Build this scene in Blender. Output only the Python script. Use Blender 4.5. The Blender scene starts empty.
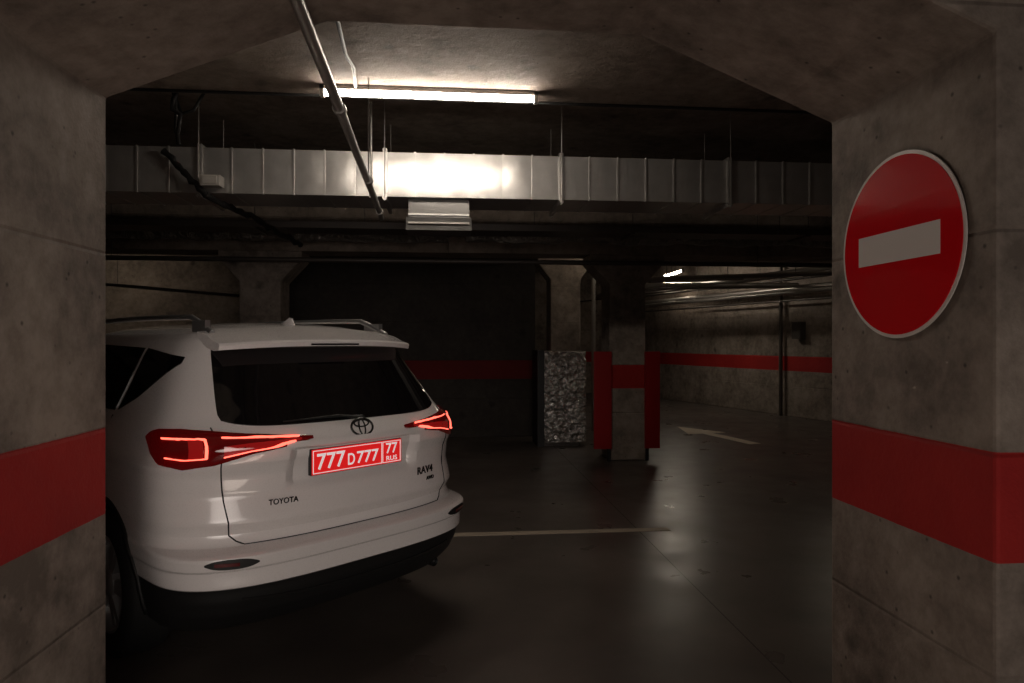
import bpy, math, random
import numpy as np
from mathutils import Vector, Matrix
random.seed(4)
scene = bpy.context.scene
COL = scene.collection
H = 1.55

# ------------------------------------------------------------------ materials
def newmat(name):
    m = bpy.data.materials.new(name); m.use_nodes = True
    nt = m.node_tree
    return m, nt, nt.nodes['Principled BSDF']

def simple(name, col, rough=0.5, metal=0.0, coat=0.0, emit=None, estr=0.0, bump=0.0, bscale=200.0):
    m, nt, b = newmat(name)
    N = nt.nodes; L = nt.links
    b.inputs['Base Color'].default_value = (*col, 1)
    b.inputs['Roughness'].default_value = rough
    b.inputs['Metallic'].default_value = metal
    b.inputs['Coat Weight'].default_value = coat
    b.inputs['Coat Roughness'].default_value = 0.04
    if emit:
        b.inputs['Emission Color'].default_value = (*emit, 1)
        b.inputs['Emission Strength'].default_value = estr
    tc = N.new('ShaderNodeTexCoord'); nz = N.new('ShaderNodeTexNoise')
    nz.inputs['Scale'].default_value = bscale
    L.new(tc.outputs['Object'], nz.inputs['Vector'])
    mr = N.new('ShaderNodeMapRange')
    mr.inputs['To Min'].default_value = max(0.0, rough - 0.04)
    mr.inputs['To Max'].default_value = min(1.0, rough + 0.04)
    L.new(nz.outputs['Fac'], mr.inputs['Value']); L.new(mr.outputs['Result'], b.inputs['Roughness'])
    if bump > 0:
        bp = N.new('ShaderNodeBump'); bp.inputs['Strength'].default_value = bump
        bp.inputs['Distance'].default_value = 0.01
        L.new(nz.outputs['Fac'], bp.inputs['Height']); L.new(bp.outputs['Normal'], b.inputs['Normal'])
    return m

def concrete(name, dark, light, stripe=False, rough=0.8, z0=0.943, z1=1.248, boards=True, sred=((0.34, 0.008, 0.008), (0.50, 0.020, 0.014))):
    m, nt, b = newmat(name)
    N = nt.nodes; L = nt.links
    geo = N.new('ShaderNodeNewGeometry')
    n1 = N.new('ShaderNodeTexNoise'); n1.inputs['Scale'].default_value = 1.8; n1.inputs['Detail'].default_value = 9; n1.inputs['Roughness'].default_value = 0.7
    n2 = N.new('ShaderNodeTexNoise'); n2.inputs['Scale'].default_value = 11; n2.inputs['Detail'].default_value = 7; n2.inputs['Roughness'].default_value = 0.65
    n3 = N.new('ShaderNodeTexNoise'); n3.inputs['Scale'].default_value = 90; n3.inputs['Detail'].default_value = 3
    for n in (n1, n2, n3): L.new(geo.outputs['Position'], n.inputs['Vector'])
    mx = N.new('ShaderNodeMath'); mx.operation = 'MULTIPLY_ADD'
    L.new(n2.outputs['Fac'], mx.inputs[0]); mx.inputs[1].default_value = 0.55
    L.new(n1.outputs['Fac'], mx.inputs[2])
    cr = N.new('ShaderNodeValToRGB')
    cr.color_ramp.elements[0].position = 0.60; cr.color_ramp.elements[0].color = (*dark, 1)
    cr.color_ramp.elements[1].position = 0.93; cr.color_ramp.elements[1].color = (*light, 1)
    L.new(mx.outputs[0], cr.inputs['Fac'])
    vo = N.new('ShaderNodeTexVoronoi'); vo.inputs['Scale'].default_value = 13
    L.new(geo.outputs['Position'], vo.inputs['Vector'])
    pit = N.new('ShaderNodeMapRange'); pit.inputs['From Min'].default_value = 0.04; pit.inputs['From Max'].default_value = 0.12
    pit.inputs['To Min'].default_value = 0.35; pit.inputs['To Max'].default_value = 1.0
    L.new(vo.outputs['Distance'], pit.inputs['Value'])
    mul = N.new('ShaderNodeMixRGB'); mul.blend_type = 'MULTIPLY'; mul.inputs['Fac'].default_value = 1
    L.new(cr.outputs['Color'], mul.inputs[1]); L.new(pit.outputs['Result'], mul.inputs[2])
    vo2 = N.new('ShaderNodeTexVoronoi'); vo2.inputs['Scale'].default_value = 2.3; vo2.inputs['Randomness'].default_value = 1
    L.new(geo.outputs['Position'], vo2.inputs['Vector'])
    ad = N.new('ShaderNodeMath'); ad.operation = 'MULTIPLY_ADD'
    L.new(n2.outputs['Fac'], ad.inputs[0]); ad.inputs[1].default_value = 0.16; L.new(vo2.outputs['Distance'], ad.inputs[2])
    st = N.new('ShaderNodeMapRange'); st.inputs['From Min'].default_value = 0.13; st.inputs['From Max'].default_value = 0.24
    st.inputs['To Min'].default_value = 0.5; st.inputs['To Max'].default_value = 1.0
    L.new(ad.outputs[0], st.inputs['Value'])
    mul2 = N.new('ShaderNodeMixRGB'); mul2.blend_type = 'MULTIPLY'; mul2.inputs['Fac'].default_value = 1
    L.new(mul.outputs[0], mul2.inputs[1]); L.new(st.outputs['Result'], mul2.inputs[2])
    colout = mul2.outputs[0]
    sep = N.new('ShaderNodeSeparateXYZ'); L.new(geo.outputs['Position'], sep.inputs[0])
    hsum = N.new('ShaderNodeMath'); hsum.operation = 'MULTIPLY_ADD'
    L.new(n3.outputs['Fac'], hsum.inputs[0]); hsum.inputs[1].default_value = 0.25; L.new(n2.outputs['Fac'], hsum.inputs[2])
    hgt = hsum.outputs[0]
    if boards:
        md = N.new('ShaderNodeMath'); md.operation = 'PINGPONG'; md.inputs[1].default_value = 0.31
        L.new(sep.outputs['Z'], md.inputs[0])
        bl = N.new('ShaderNodeMapRange'); bl.inputs['From Min'].default_value = 0.0; bl.inputs['From Max'].default_value = 0.010
        bl.inputs['To Min'].default_value = -1.0; bl.inputs['To Max'].default_value = 0.0
        L.new(md.outputs[0], bl.inputs['Value'])
        a2 = N.new('ShaderNodeMath'); a2.operation = 'ADD'
        L.new(hgt, a2.inputs[0]); L.new(bl.outputs['Result'], a2.inputs[1]); hgt = a2.outputs[0]
    if stripe:
        wob = N.new('ShaderNodeMath'); wob.operation = 'MULTIPLY_ADD'
        L.new(n2.outputs['Fac'], wob.inputs[0]); wob.inputs[1].default_value = 0.006; L.new(sep.outputs['Z'], wob.inputs[2])
        g1 = N.new('ShaderNodeMath'); g1.operation = 'GREATER_THAN'; g1.inputs[1].default_value = z0
        g2 = N.new('ShaderNodeMath'); g2.operation = 'LESS_THAN'; g2.inputs[1].default_value = z1
        L.new(wob.outputs[0], g1.inputs[0]); L.new(wob.outputs[0], g2.inputs[0])
        mm = N.new('ShaderNodeMath'); mm.operation = 'MULTIPLY'
        L.new(g1.outputs[0], mm.inputs[0]); L.new(g2.outputs[0], mm.inputs[1])
        rr = N.new('ShaderNodeValToRGB')
        rr.color_ramp.elements[0].position = 0.3; rr.color_ramp.elements[0].color = (*sred[0], 1)
        rr.color_ramp.elements[1].position = 0.8; rr.color_ramp.elements[1].color = (*sred[1], 1)
        L.new(n1.outputs['Fac'], rr.inputs['Fac'])
        mix = N.new('ShaderNodeMixRGB'); L.new(mm.outputs[0], mix.inputs['Fac'])
        L.new(colout, mix.inputs[1]); L.new(rr.outputs['Color'], mix.inputs[2]); colout = mix.outputs[0]
    L.new(colout, b.inputs['Base Color'])
    bp = N.new('ShaderNodeBump'); bp.inputs['Strength'].default_value = 0.6; bp.inputs['Distance'].default_value = 0.012
    L.new(hgt, bp.inputs['Height']); L.new(bp.outputs['Normal'], b.inputs['Normal'])
    b.inputs['Roughness'].default_value = rough
    return m

def floor_mat():
    m, nt, b = newmat('floor_concrete')
    N = nt.nodes; L = nt.links
    geo = N.new('ShaderNodeNewGeometry')
    n1 = N.new('ShaderNodeTexNoise'); n1.inputs['Scale'].default_value = 0.9; n1.inputs['Detail'].default_value = 7; n1.inputs['Roughness'].default_value = 0.6
    n2 = N.new('ShaderNodeTexNoise'); n2.inputs['Scale'].default_value = 2.6; n2.inputs['Detail'].default_value = 5
    for n in (n1, n2): L.new(geo.outputs['Position'], n.inputs['Vector'])
    cr = N.new('ShaderNodeValToRGB')
    cr.color_ramp.elements[0].position = 0.3; cr.color_ramp.elements[0].color = (0.066, 0.055, 0.048, 1)
    cr.color_ramp.elements[1].position = 0.75; cr.color_ramp.elements[1].color = (0.145, 0.122, 0.106, 1)
    L.new(n1.outputs['Fac'], cr.inputs['Fac'])
    sep = N.new('ShaderNodeSeparateXYZ'); L.new(geo.outputs['Position'], sep.inputs[0])
    a = N.new('ShaderNodeMath'); a.operation = 'ADD'; a.inputs[1].default_value = -1.55
    L.new(sep.outputs['X'], a.inputs[0])
    p = N.new('ShaderNodeMath'); p.operation = 'PINGPONG'; p.inputs[1].default_value = 2.3
    L.new(a.outputs[0], p.inputs[0])
    mm = N.new('ShaderNodeMath'); mm.operation = 'GREATER_THAN'; mm.inputs[1].default_value = 0.0035
    L.new(p.outputs[0], mm.inputs[0])
    mr = N.new('ShaderNodeMapRange'); mr.inputs['To Min'].default_value = 0.35; L.new(mm.outputs[0], mr.inputs['Value'])
    mul = N.new('ShaderNodeMixRGB'); mul.blend_type = 'MULTIPLY'; mul.inputs['Fac'].default_value = 1
    L.new(cr.outputs['Color'], mul.inputs[1]); L.new(mr.outputs['Result'], mul.inputs[2])
    L.new(mul.outputs[0], b.inputs['Base Color'])
    r = N.new('ShaderNodeMapRange'); r.inputs['From Min'].default_value = 0.3; r.inputs['From Max'].default_value = 0.7
    r.inputs['To Min'].default_value = 0.26; r.inputs['To Max'].default_value = 0.40
    L.new(n2.outputs['Fac'], r.inputs['Value'])
    r2 = N.new('ShaderNodeMath'); r2.operation = 'MULTIPLY_ADD'; r2.inputs[1].default_value = -0.35; r2.inputs[2].default_value = 0.35
    L.new(mm.outputs[0], r2.inputs[0])
    r3 = N.new('ShaderNodeMath'); r3.operation = 'ADD'; L.new(r.outputs['Result'], r3.inputs[0]); L.new(r2.outputs[0], r3.inputs[1])
    L.new(r3.outputs[0], b.inputs['Roughness'])
    bp = N.new('ShaderNodeBump'); bp.inputs['Strength'].default_value = 0.06; bp.inputs['Distance'].default_value = 0.02
    L.new(n2.outputs['Fac'], bp.inputs['Height']); L.new(bp.outputs['Normal'], b.inputs['Normal'])
    return m

def foil_mat(name, scale=9, col=(0.62, 0.6, 0.57), metal=0.9, rough=0.3, dist=0.08):
    m, nt, b = newmat(name)
    N = nt.nodes; L = nt.links
    tc = N.new('ShaderNodeTexCoord')
    v = N.new('ShaderNodeTexVoronoi'); v.inputs['Scale'].default_value = scale; v.feature = 'F1'
    n = N.new('ShaderNodeTexNoise'); n.inputs['Scale'].default_value = scale * 1.2; n.inputs['Detail'].default_value = 3; n.inputs['Distortion'].default_value = 2.0
    L.new(tc.outputs['Object'], v.inputs['Vector']); L.new(tc.outputs['Object'], n.inputs['Vector'])
    a = N.new('ShaderNodeMath'); a.operation = 'ADD'; L.new(v.outputs['Distance'], a.inputs[0]); L.new(n.outputs['Fac'], a.inputs[1])
    bp = N.new('ShaderNodeBump'); bp.inputs['Strength'].default_value = 1.0; bp.inputs['Distance'].default_value = dist
    L.new(a.outputs[0], bp.inputs['Height']); L.new(bp.outputs['Normal'], b.inputs['Normal'])
    b.inputs['Base Color'].default_value = (*col, 1); b.inputs['Metallic'].default_value = metal; b.inputs['Roughness'].default_value = rough
    return m

def galv_mat(name='galvanised_steel', k=1.0):
    m, nt, b = newmat(name)
    N = nt.nodes; L = nt.links
    tc = N.new('ShaderNodeTexCoord')
    n = N.new('ShaderNodeTexNoise'); n.inputs['Scale'].default_value = 2.5; n.inputs['Detail'].default_value = 2
    n2 = N.new('ShaderNodeTexNoise'); n2.inputs['Scale'].default_value = 12; n2.inputs['Detail'].default_value = 4
    L.new(tc.outputs['Object'], n.inputs['Vector']); L.new(tc.outputs['Object'], n2.inputs['Vector'])
    cr = N.new('ShaderNodeValToRGB'); cr.color_ramp.elements[0].color = (0.50*k, 0.485*k, 0.465*k, 1); cr.color_ramp.elements[1].color = (0.68*k, 0.66*k, 0.64*k, 1)
    L.new(n2.outputs['Fac'], cr.inputs['Fac']); L.new(cr.outputs['Color'], b.inputs['Base Color'])
    mr = N.new('ShaderNodeMapRange'); mr.inputs['To Min'].default_value = 0.27; mr.inputs['To Max'].default_value = 0.38
    L.new(n2.outputs['Fac'], mr.inputs['Value']); L.new(mr.outputs['Result'], b.inputs['Roughness'])
    bp = N.new('ShaderNodeBump'); bp.inputs['Strength'].default_value = 0.25; bp.inputs['Distance'].default_value = 0.05
    L.new(n.outputs['Fac'], bp.inputs['Height']); L.new(bp.outputs['Normal'], b.inputs['Normal'])
    b.inputs['Metallic'].default_value = 0.66
    return m

M = {}
M['wall'] = concrete('concrete_striped', (0.150, 0.120, 0.099), (0.37, 0.308, 0.260), stripe=True)
M['ceil'] = concrete('concrete_ceiling', (0.15, 0.115, 0.092), (0.33, 0.268, 0.22))
M['floor'] = floor_mat()
M['galv'] = galv_mat()
M['dgalv'] = galv_mat('dull_galvanised_steel', 0.28)
M['foil'] = foil_mat('crumpled_foil', 8, (0.78, 0.76, 0.73), 0.92, 0.24, 0.04)
M['foil2'] = foil_mat('dull_foil_lagging', 7, (0.26, 0.235, 0.21), 0.5)
M['steel'] = simple('painted_conduit', (0.38, 0.355, 0.33), 0.38, 0.6)
M['dpipe'] = simple('dark_pipe', (0.10, 0.085, 0.075), 0.45, 0.3)
M['cable'] = simple('black_cable', (0.015, 0.014, 0.014), 0.5)
M['plast'] = simple('pale_plastic', (0.50, 0.47, 0.43), 0.5)
M['tube'] = simple('lamp_glass', (1, 1, 1), 0.5, emit=(1.0, 0.88, 0.75), estr=72)
M['tube2'] = simple('lamp_glass_dim', (1, 1, 1), 0.5, emit=(1.0, 0.85, 0.66), estr=17)
M['tube3'] = simple('lamp_glass_far', (1, 1, 1), 0.5, emit=(1.0, 0.88, 0.72), estr=85)
M['lampbody'] = simple('lamp_housing_white', (0.6, 0.58, 0.55), 0.4)
M['linep'] = simple('road_paint', (0.42, 0.35, 0.27), 0.6, bump=0.2, bscale=60)
M['arrowp'] = simple('arrow_paint', (0.72, 0.62, 0.50), 0.75, bump=0.2, bscale=60)
M['redp'] = simple('red_painted_metal', (0.36, 0.009, 0.011), 0.35, bump=0.05, bscale=30)
M['signred'] = simple('sign_red', (0.76, 0.004, 0.012), 0.12, coat=0.5)
M['signwhite'] = simple('sign_white', (0.88, 0.82, 0.78), 0.2, coat=0.4)
M['paint'] = simple('white_car_paint', (0.78, 0.745, 0.73), 0.28, coat=1.0)
M['bplast'] = simple('black_bumper_plastic', (0.008, 0.008, 0.008), 0.55, bump=0.1, bscale=300)
M['glass'] = simple('tinted_glass', (0.004, 0.004, 0.005), 0.04, coat=1.0)
M['seam'] = simple('panel_gap_black', (0.01, 0.01, 0.01), 0.8)
M['dchrome'] = simple('dark_chrome', (0.07, 0.07, 0.07), 0.25, 0.8)
M['lens'] = simple('red_lamp_lens', (0.11, 0.003, 0.004), 0.08, coat=1.0, emit=(1, 0.012, 0.012), estr=0.02)
M['lens2'] = simple('glowing_red_lens', (0.25, 0.01, 0.01), 0.12, coat=1.0, emit=(1, 0.02, 0.02), estr=0.14)
M['lred'] = simple('lamp_light_red', (0.9, 0.05, 0.03), 0.3, emit=(1.0, 0.13, 0.085), estr=2.6)
M['reflr'] = simple('reflector_red', (0.10, 0.006, 0.006), 0.15, coat=1)
M['platered'] = simple('plate_red_glow', (0.75, 0.012, 0.016), 0.35, emit=(1, 0.02, 0.02), estr=0.42)  # plate is no lamp; emission added to brighten its red
M['platewhite'] = simple('plate_white_glow', (0.85, 0.82, 0.8), 0.4, emit=(1, 0.9, 0.9), estr=0.42)  # plate characters and border brightened by added emission too
M['rubber'] = simple('tyre_rubber', (0.010, 0.010, 0.010), 0.75, bump=0.15, bscale=120)
M['alloy'] = simple('alloy_wheel', (0.5, 0.5, 0.5), 0.35, 0.7)
M['rail'] = simple('satin_rail', (0.42, 0.42, 0.42), 0.35, 0.85)
M['headl'] = simple('headlamp_glass', (0.5, 0.5, 0.52), 0.1, 0.3, coat=1)

# ------------------------------------------------------------------ mesh helpers
class MB:
    def __init__(s): s.v = []; s.f = []; s.m = []
    def add(s, verts, faces, mi=0):
        o = len(s.v); s.v += [tuple(p) for p in verts]
        s.f += [tuple(i + o for i in f) for f in faces]; s.m += [mi] * len(faces)
    def box(s, x0, x1, y0, y1, z0, z1, mi=0):
        s.add([(x0,y0,z0),(x1,y0,z0),(x1,y1,z0),(x0,y1,z0),(x0,y0,z1),(x1,y0,z1),(x1,y1,z1),(x0,y1,z1)],
              [(0,3,2,1),(4,5,6,7),(0,1,5,4),(1,2,6,5),(2,3,7,6),(3,0,4,7)], mi)
    def tube(s, pts, r, n=10, mi=0, cap=True, closed=False):
        pts = [Vector(p) for p in pts]; K = len(pts); rings = []
        rs = r if isinstance(r, (list, tuple)) else [r] * K
        prev = None
        for i, p in enumerate(pts):
            if closed: t = (pts[(i + 1) % K] - pts[i - 1]).normalized()
            elif i == 0: t = (pts[1] - p).normalized()
            elif i == K - 1: t = (p - pts[i - 1]).normalized()
            else: t = ((pts[i + 1] - p).normalized() + (p - pts[i - 1]).normalized()).normalized()
            if prev is None:
                up = Vector((0, 0, 1)) if abs(t.z) < 0.9 else Vector((1, 0, 0))
                a = t.cross(up).normalized()
            else:
                a = (prev - t * prev.dot(t)).normalized()
            prev = a; bb = t.cross(a).normalized()
            rings.append([p + (a * math.cos(2*math.pi*k/n) + bb * math.sin(2*math.pi*k/n)) * rs[i] for k in range(n)])
        V = [q for rg in rings for q in rg]; F = []
        for i in range(K if closed else K - 1):
            j = (i + 1) % K
            for k in range(n):
                F.append((i*n+k, i*n+(k+1) % n, j*n+(k+1) % n, j*n+k))
        if cap and not closed:
            F.append(tuple(range(n))[::-1]); F.append(tuple((K-1)*n+k for k in range(n)))
        s.add(V, F, mi)
    def lathe(s, prof, n=48, mi=0, axis='x', closed=False):
        V = []; F = []
        for (a, r) in prof:
            for k in range(n):
                t = 2*math.pi*k/n
                V.append((a, r*math.cos(t), r*math.sin(t)))
        P = len(prof)
        for i in range(P if closed else P - 1):
            j = (i + 1) % P
            for k in range(n):
                F.append((i*n+k, i*n+(k+1) % n, j*n+(k+1) % n, j*n+k))
        s.add(V, F, mi)
    def prism(s, poly, axis, a0, a1, mi=0):
        def P(p, a):
            return {'y': (p[0], a, p[1]), 'z': (p[0], p[1], a), 'x': (a, p[0], p[1])}[axis]
        n = len(poly)
        V = [P(p, a0) for p in poly] + [P(p, a1) for p in poly]
        F = [tuple(range(n)), tuple(range(2*n-1, n-1, -1))] + [(i, n+i, n+(i+1) % n, (i+1) % n) for i in range(n)]
        s.add(V, F, mi)

def fixn(me):
    import bmesh
    bm = bmesh.new(); bm.from_mesh(me); bmesh.ops.recalc_face_normals(bm, faces=bm.faces); bm.to_mesh(me); bm.free()

def obj(name, mb, mats, parent=None, smooth=False, bevel=0.0, label=None, category=None, kind=None, group=None, loc=None, rot=None, recalc=True):
    me = bpy.data.meshes.new(name)
    me.from_pydata(mb.v, [], mb.f)
    if not isinstance(mats, (list, tuple)): mats = [mats]
    for m in mats: me.materials.append(m)
    me.polygons.foreach_set('material_index', mb.m)
    me.update()
    if recalc: fixn(me)
    if smooth:
        for p in me.polygons: p.use_smooth = True
    o = bpy.data.objects.new(name, me); COL.objects.link(o)
    if smooth == 'angle':
        md = o.modifiers.new('edge_split', 'EDGE_SPLIT'); md.split_angle = math.radians(38)
    if bevel > 0:
        md = o.modifiers.new('bevel', 'BEVEL'); md.width = bevel; md.segments = 2; md.limit_method = 'ANGLE'
    if parent: o.parent = parent
    if loc: o.location = loc
    if rot: o.rotation_euler = rot
    if label: o['label'] = label
    if category: o['category'] = category
    if kind: o['kind'] = kind
    if group: o['group'] = group
    return o

def text_obj(name, s, width, height, mat, depth=0.002, parent=None, loc=(0,0,0), rot=(math.pi/2,0,0), bold=0.0):
    cu = bpy.data.curves.new('lettering', 'FONT'); cu.body = s; cu.extrude = 0.01; cu.offset = bold
    t = bpy.data.objects.new('lettering_tmp', cu); COL.objects.link(t)
    dg = bpy.context.evaluated_depsgraph_get(); dg.update()
    me = bpy.data.meshes.new_from_object(t.evaluated_get(dg))
    bpy.data.objects.remove(t)
    co = np.array([v.co[:] for v in me.vertices]); mn = co.min(0); mx = co.max(0)
    for v in me.vertices:
        v.co = ((v.co[0]-mn[0])/(mx[0]-mn[0])*width - width/2, (v.co[1]-mn[1])/(mx[1]-mn[1])*height - height/2, (v.co[2]-mn[2])/(mx[2]-mn[2])*depth)
    me.materials.clear(); me.materials.append(mat)
    o = bpy.data.objects.new(name, me); COL.objects.link(o)
    o.location = loc; o.rotation_euler = rot
    if parent: o.parent = parent
    return o

# ------------------------------------------------------------------ setting
def sbox(name, dims, mat):
    mb = MB(); mb.box(*dims); return obj(name, mb, mat, kind='structure')
sbox('floor', (-9, 11, -5, 21, -0.2, 0), M['floor'])
sbox('ceiling', (-9, 11, -5, 21, 3.6, 3.8), M['ceil'])
mb = MB()
YF0, YF1 = 1.742, 2.556
XL, XR = -1.212, 1.495
mb.prism([(-9, 0), (XL, 0), (XL, 2.415), (-0.441, 2.72), (0.729, 2.72), (XR, 2.405), (XR, 0), (11, 0), (11, 3.6), (-9, 3.6)], 'y', YF0, YF1)
obj('wall_front', mb, M['wall'], kind='structure', bevel=0.012)
sbox('wall_left', (-9, -8.8, 2.56, 21, 0, 3.6), M['wall'])
sbox('wall_back', (-8.8, 10.8, 20.2, 20.4, 0, 3.6), M['wall'])
mb = MB(); mb.prism([(9.0, 6.62), (5.2, 20.25), (5.5, 20.25), (9.3, 6.62)], 'z', 0, 3.6)
obj('wall_right', mb, M['wall'], kind='structure')
sbox('wall_rear_left', (-8.8, -2.6, 13.0, 13.2, 0, 3.6), M['wall'])
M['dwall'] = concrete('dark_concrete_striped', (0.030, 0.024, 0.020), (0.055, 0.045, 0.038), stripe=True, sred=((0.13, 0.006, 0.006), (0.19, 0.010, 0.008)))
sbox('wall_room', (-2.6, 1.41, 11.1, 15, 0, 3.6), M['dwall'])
sbox('trim_1', (-8.8, 10.8, 2.56, 5.0, 3.30, 3.6), M['ceil'])
sbox('trim_2', (-8.8, 8.2, 8.72, 9.2, 2.68, 3.6), M['ceil'])
sbox('trim_3', (-8.8, 1.41, 10.6, 11.1, 2.9, 3.6), M['ceil'])
sbox('trim_4', (1.41, 7.3, 11.6, 12.1, 3.0, 3.6), M['ceil'])

def column(x0, x1, y0, y1, ztop, fl, label):
    mb = MB()
    z = [0, ztop - 0.38, ztop - 0.1, ztop]
    e = [0, 0, fl, fl]
    V = []
    for zz, ee in zip(z, e):
        V += [(x0-ee, y0, zz), (x1+ee, y0, zz), (x1+ee, y1, zz), (x0-ee, y1, zz)]
    F = [(3,2,1,0), (12,13,14,15)]
    for i in range(3):
        for k in range(4):
            F.append((i*4+k, i*4+(k+1) % 4, i*4+4+(k+1) % 4, i*4+4+k))
    mb.add(V, F)
    return obj('concrete_column', mb, M['wall'], bevel=0.015, label=label, category='column', group='parking garage columns')
column(2.08, 2.56, 8.72, 9.2, 2.68, 0.26, 'square concrete column with red band and flared top beside foil-wrapped box')
column(-2.58, -2.08, 8.72, 9.2, 2.68, 0.26, 'square concrete column with flared top beyond the parked car')
column(1.74, 2.26, 11.6, 12.1, 3.0, 0.22, 'lamp-lit concrete column with flared top behind foil-wrapped box')

mb = MB(); mb.box(-1.9, 1.81, 5.45, 5.54, 0.0, 0.003)
obj('parking_bay_line', mb, M['linep'], label='worn pale painted bay line on dark floor', category='floor marking')
mb = MB()
ta = Vector((4.62, 9.95)); tp = Vector((4.14, 12.1)); dd = (tp-ta).normalized(); pp = Vector((dd.y, -dd.x)); nk = tp - dd*0.95
mb.prism([tuple(q) for q in (ta+pp*0.10, nk+pp*0.10, nk+pp*0.36, tp, nk-pp*0.36, nk-pp*0.10, ta-pp*0.10)], 'z', 0.0, 0.003)
obj('floor_arrow', mb, M['arrowp'], label='pale painted direction arrow on dark floor', category='floor marking')

# ------------------------------------------------------------------ no entry sign
def disc(mb, x0, x1, r, cy, cz, n=72, mi=0):
    V = []
    for a in (x0, x1):
        for k in range(n):
            t = 2*math.pi*k/n; V.append((a, cy + r*math.cos(t), cz + r*math.sin(t)))
    F = [tuple(range(n)), tuple(range(2*n-1, n-1, -1))] + [(k, n+k, n+(k+1) % n, (k+1) % n) for k in range(n)]
    mb.add(V, F, mi)
SY, SZ = 2.145, 1.869
mb = MB(); disc(mb, 0.0, 0.004, 0.308, 0, 0)
mb.box(0.004, 0.010, -0.15, 0.15, -0.02, 0.02)
sign = obj('no_entry_sign', mb, M['signwhite'], smooth='angle', label='round red no-entry sign with white bar on concrete pillar', category='traffic sign', loc=(1.485, SY, SZ))
mb = MB(); disc(mb, -0.002, 0.0, 0.296, 0, 0); obj('sign_face', mb, M['signred'], parent=sign, label='glossy red sign face')
mb = MB(); mb.box(-0.004, -0.002, -0.205, 0.205, -0.052, 0.052); obj('sign_bar', mb, M['signwhite'], parent=sign, label='white horizontal bar')

# ------------------------------------------------------------------ ventilation duct
DY0, DY1, DZ0, DZ1 = 5.95, 6.5, 2.80, 3.18
mb = MB(); mb.box(-8.6, 8.6, DY0+0.012, DY1, DZ0, DZ1)
x = -8.45; rs = np.random.RandomState(7)
while x < 8.5:
    mb.box(x - 0.006, x + 0.006, DY0 - 0.010, DY1 + 0.010, DZ0 - 0.006, DZ1 + 0.006)
    if x + 0.255 < 8.5:
        n = 8; V = []; F = []
        amp = -0.002 + 0.008*rs.rand(); tl = (rs.rand()-0.5)*0.006; tz = (rs.rand()-0.5)*0.008
        for i in range(n+1):
            for j in range(n+1):
                u = i/n; v = j/n
                V.append((x + 0.255*u, DY0 + 0.002 - amp*math.sin(math.pi*u)*math.sin(math.pi*v) + tl*math.sin(math.pi*u)*(u-.5) + tz*(v-.5)*math.sin(math.pi*u), DZ0 + (DZ1-DZ0)*v))
        for i in range(n):
            for j in range(n): F.append((i*(n+1)+j, (i+1)*(n+1)+j, (i+1)*(n+1)+j+1, i*(n+1)+j+1))
        mb.add(V, F)
    x += 0.255
duct = obj('ventilation_duct', mb, M['galv'], smooth='angle', label='long rectangular galvanised steel duct hung under ceiling', category='air duct')
x = -0.545 - 1.53*4
while x < 8.4:
    if -4 < x < 7:
        mb = MB()
        for s in (-0.012, 0.012):
            mb.box(x+s-0.006, x+s+0.006, DY0-0.025, DY1+0.025, DZ0-0.025, DZ1+0.025)
        mb.box(x-0.016, x+0.016, DY0-0.05, DY1+0.05, DZ0-0.04, DZ0-0.025)
        obj('duct_flange', mb, M['galv'], parent=duct)
        for cy in (DY0-0.04, DY1+0.04):
            mb = MB(); mb.tube([(x, cy, DZ0-0.05), (x, cy, 3.6)], 0.004, 6)
            obj('hanger_rod', mb, M['steel'], parent=duct)
    x += 1.53
mb = MB(); mb.box(-0.35, 0.18, 6.03, 6.3, 2.64, 2.794)
mb.prism([(6.03, 2.64), (6.3, 2.64), (6.33, 2.52), (5.98, 2.52)], 'x', -0.37, 0.20)
vent = obj('air_vent', mb, M['dgalv'], label='square metal air outlet hanging below the duct', category='air vent')
mb = MB()
mb.box(-0.35, 0.18, 5.972, 5.984, 2.575, 2.59)
obj('vent_louvre', mb, M['plast'], parent=vent)
mb = MB(); mb.box(-0.35, 0.18, 6.015, 6.03, 2.655, 2.67)
obj('vent_louvre', mb, M['galv'], parent=vent)

def pipe(name, pts, r, mat, label, cat='pipe', n=12, clips=None, hang=None):
    mb = MB(); mb.tube(pts, r, n)
    if clips:
        for c in clips:
            mb.tube([Vector(c) - Vector((0, 0.02, 0)), Vector(c) + Vector((0, 0.02, 0))], r*1.35, n)
    o = obj(name, mb, mat, smooth='angle', label=label, category=cat)
    if hang:
        for (hx, hy, hz, ht) in hang:
            mb = MB(); mb.tube([(hx, hy, hz), (hx, hy, ht)], 0.005, 6)
            obj('pipe_hanger', mb, M['dpipe'], parent=o)
    return o
pipe('conduit_pipe', [(-0.425, 0.3, 2.62), (-0.474, 2.196, 2.62), (-0.567, 5.75, 2.62), (-0.57, 5.9, 2.60)], 0.023, M['steel'],
     'straight grey metal conduit pipe running under the lintel', clips=[(-0.455, 1.5, 2.62), (-0.5, 3.2, 2.62), (-0.53, 4.6, 2.62), (-0.567, 5.7, 2.62)],
     hang=[(-0.478, 2.2, 2.62, 2.72), (-0.53, 4.6, 2.62, 3.3)])
pipe('ceiling_conduit', [(-0.58, 2.6, 3.285), (-0.60, 3.8, 3.285), (-0.62, 4.2, 3.28), (-0.60, 4.4, 3.285), (-0.63, 4.72, 3.285)], 0.012, M['cable'], 'thin dark conduit fixed along the ceiling to lamp', 'cable')
pipe('ceiling_cable', [(-3.6, 4.93, 3.288), (-0.9, 4.93, 3.288), (2.6, 4.95, 3.288), (5.0, 4.93, 3.288)], 0.011, M['cable'], 'thin dark cable running across ceiling edge', 'cable')
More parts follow.
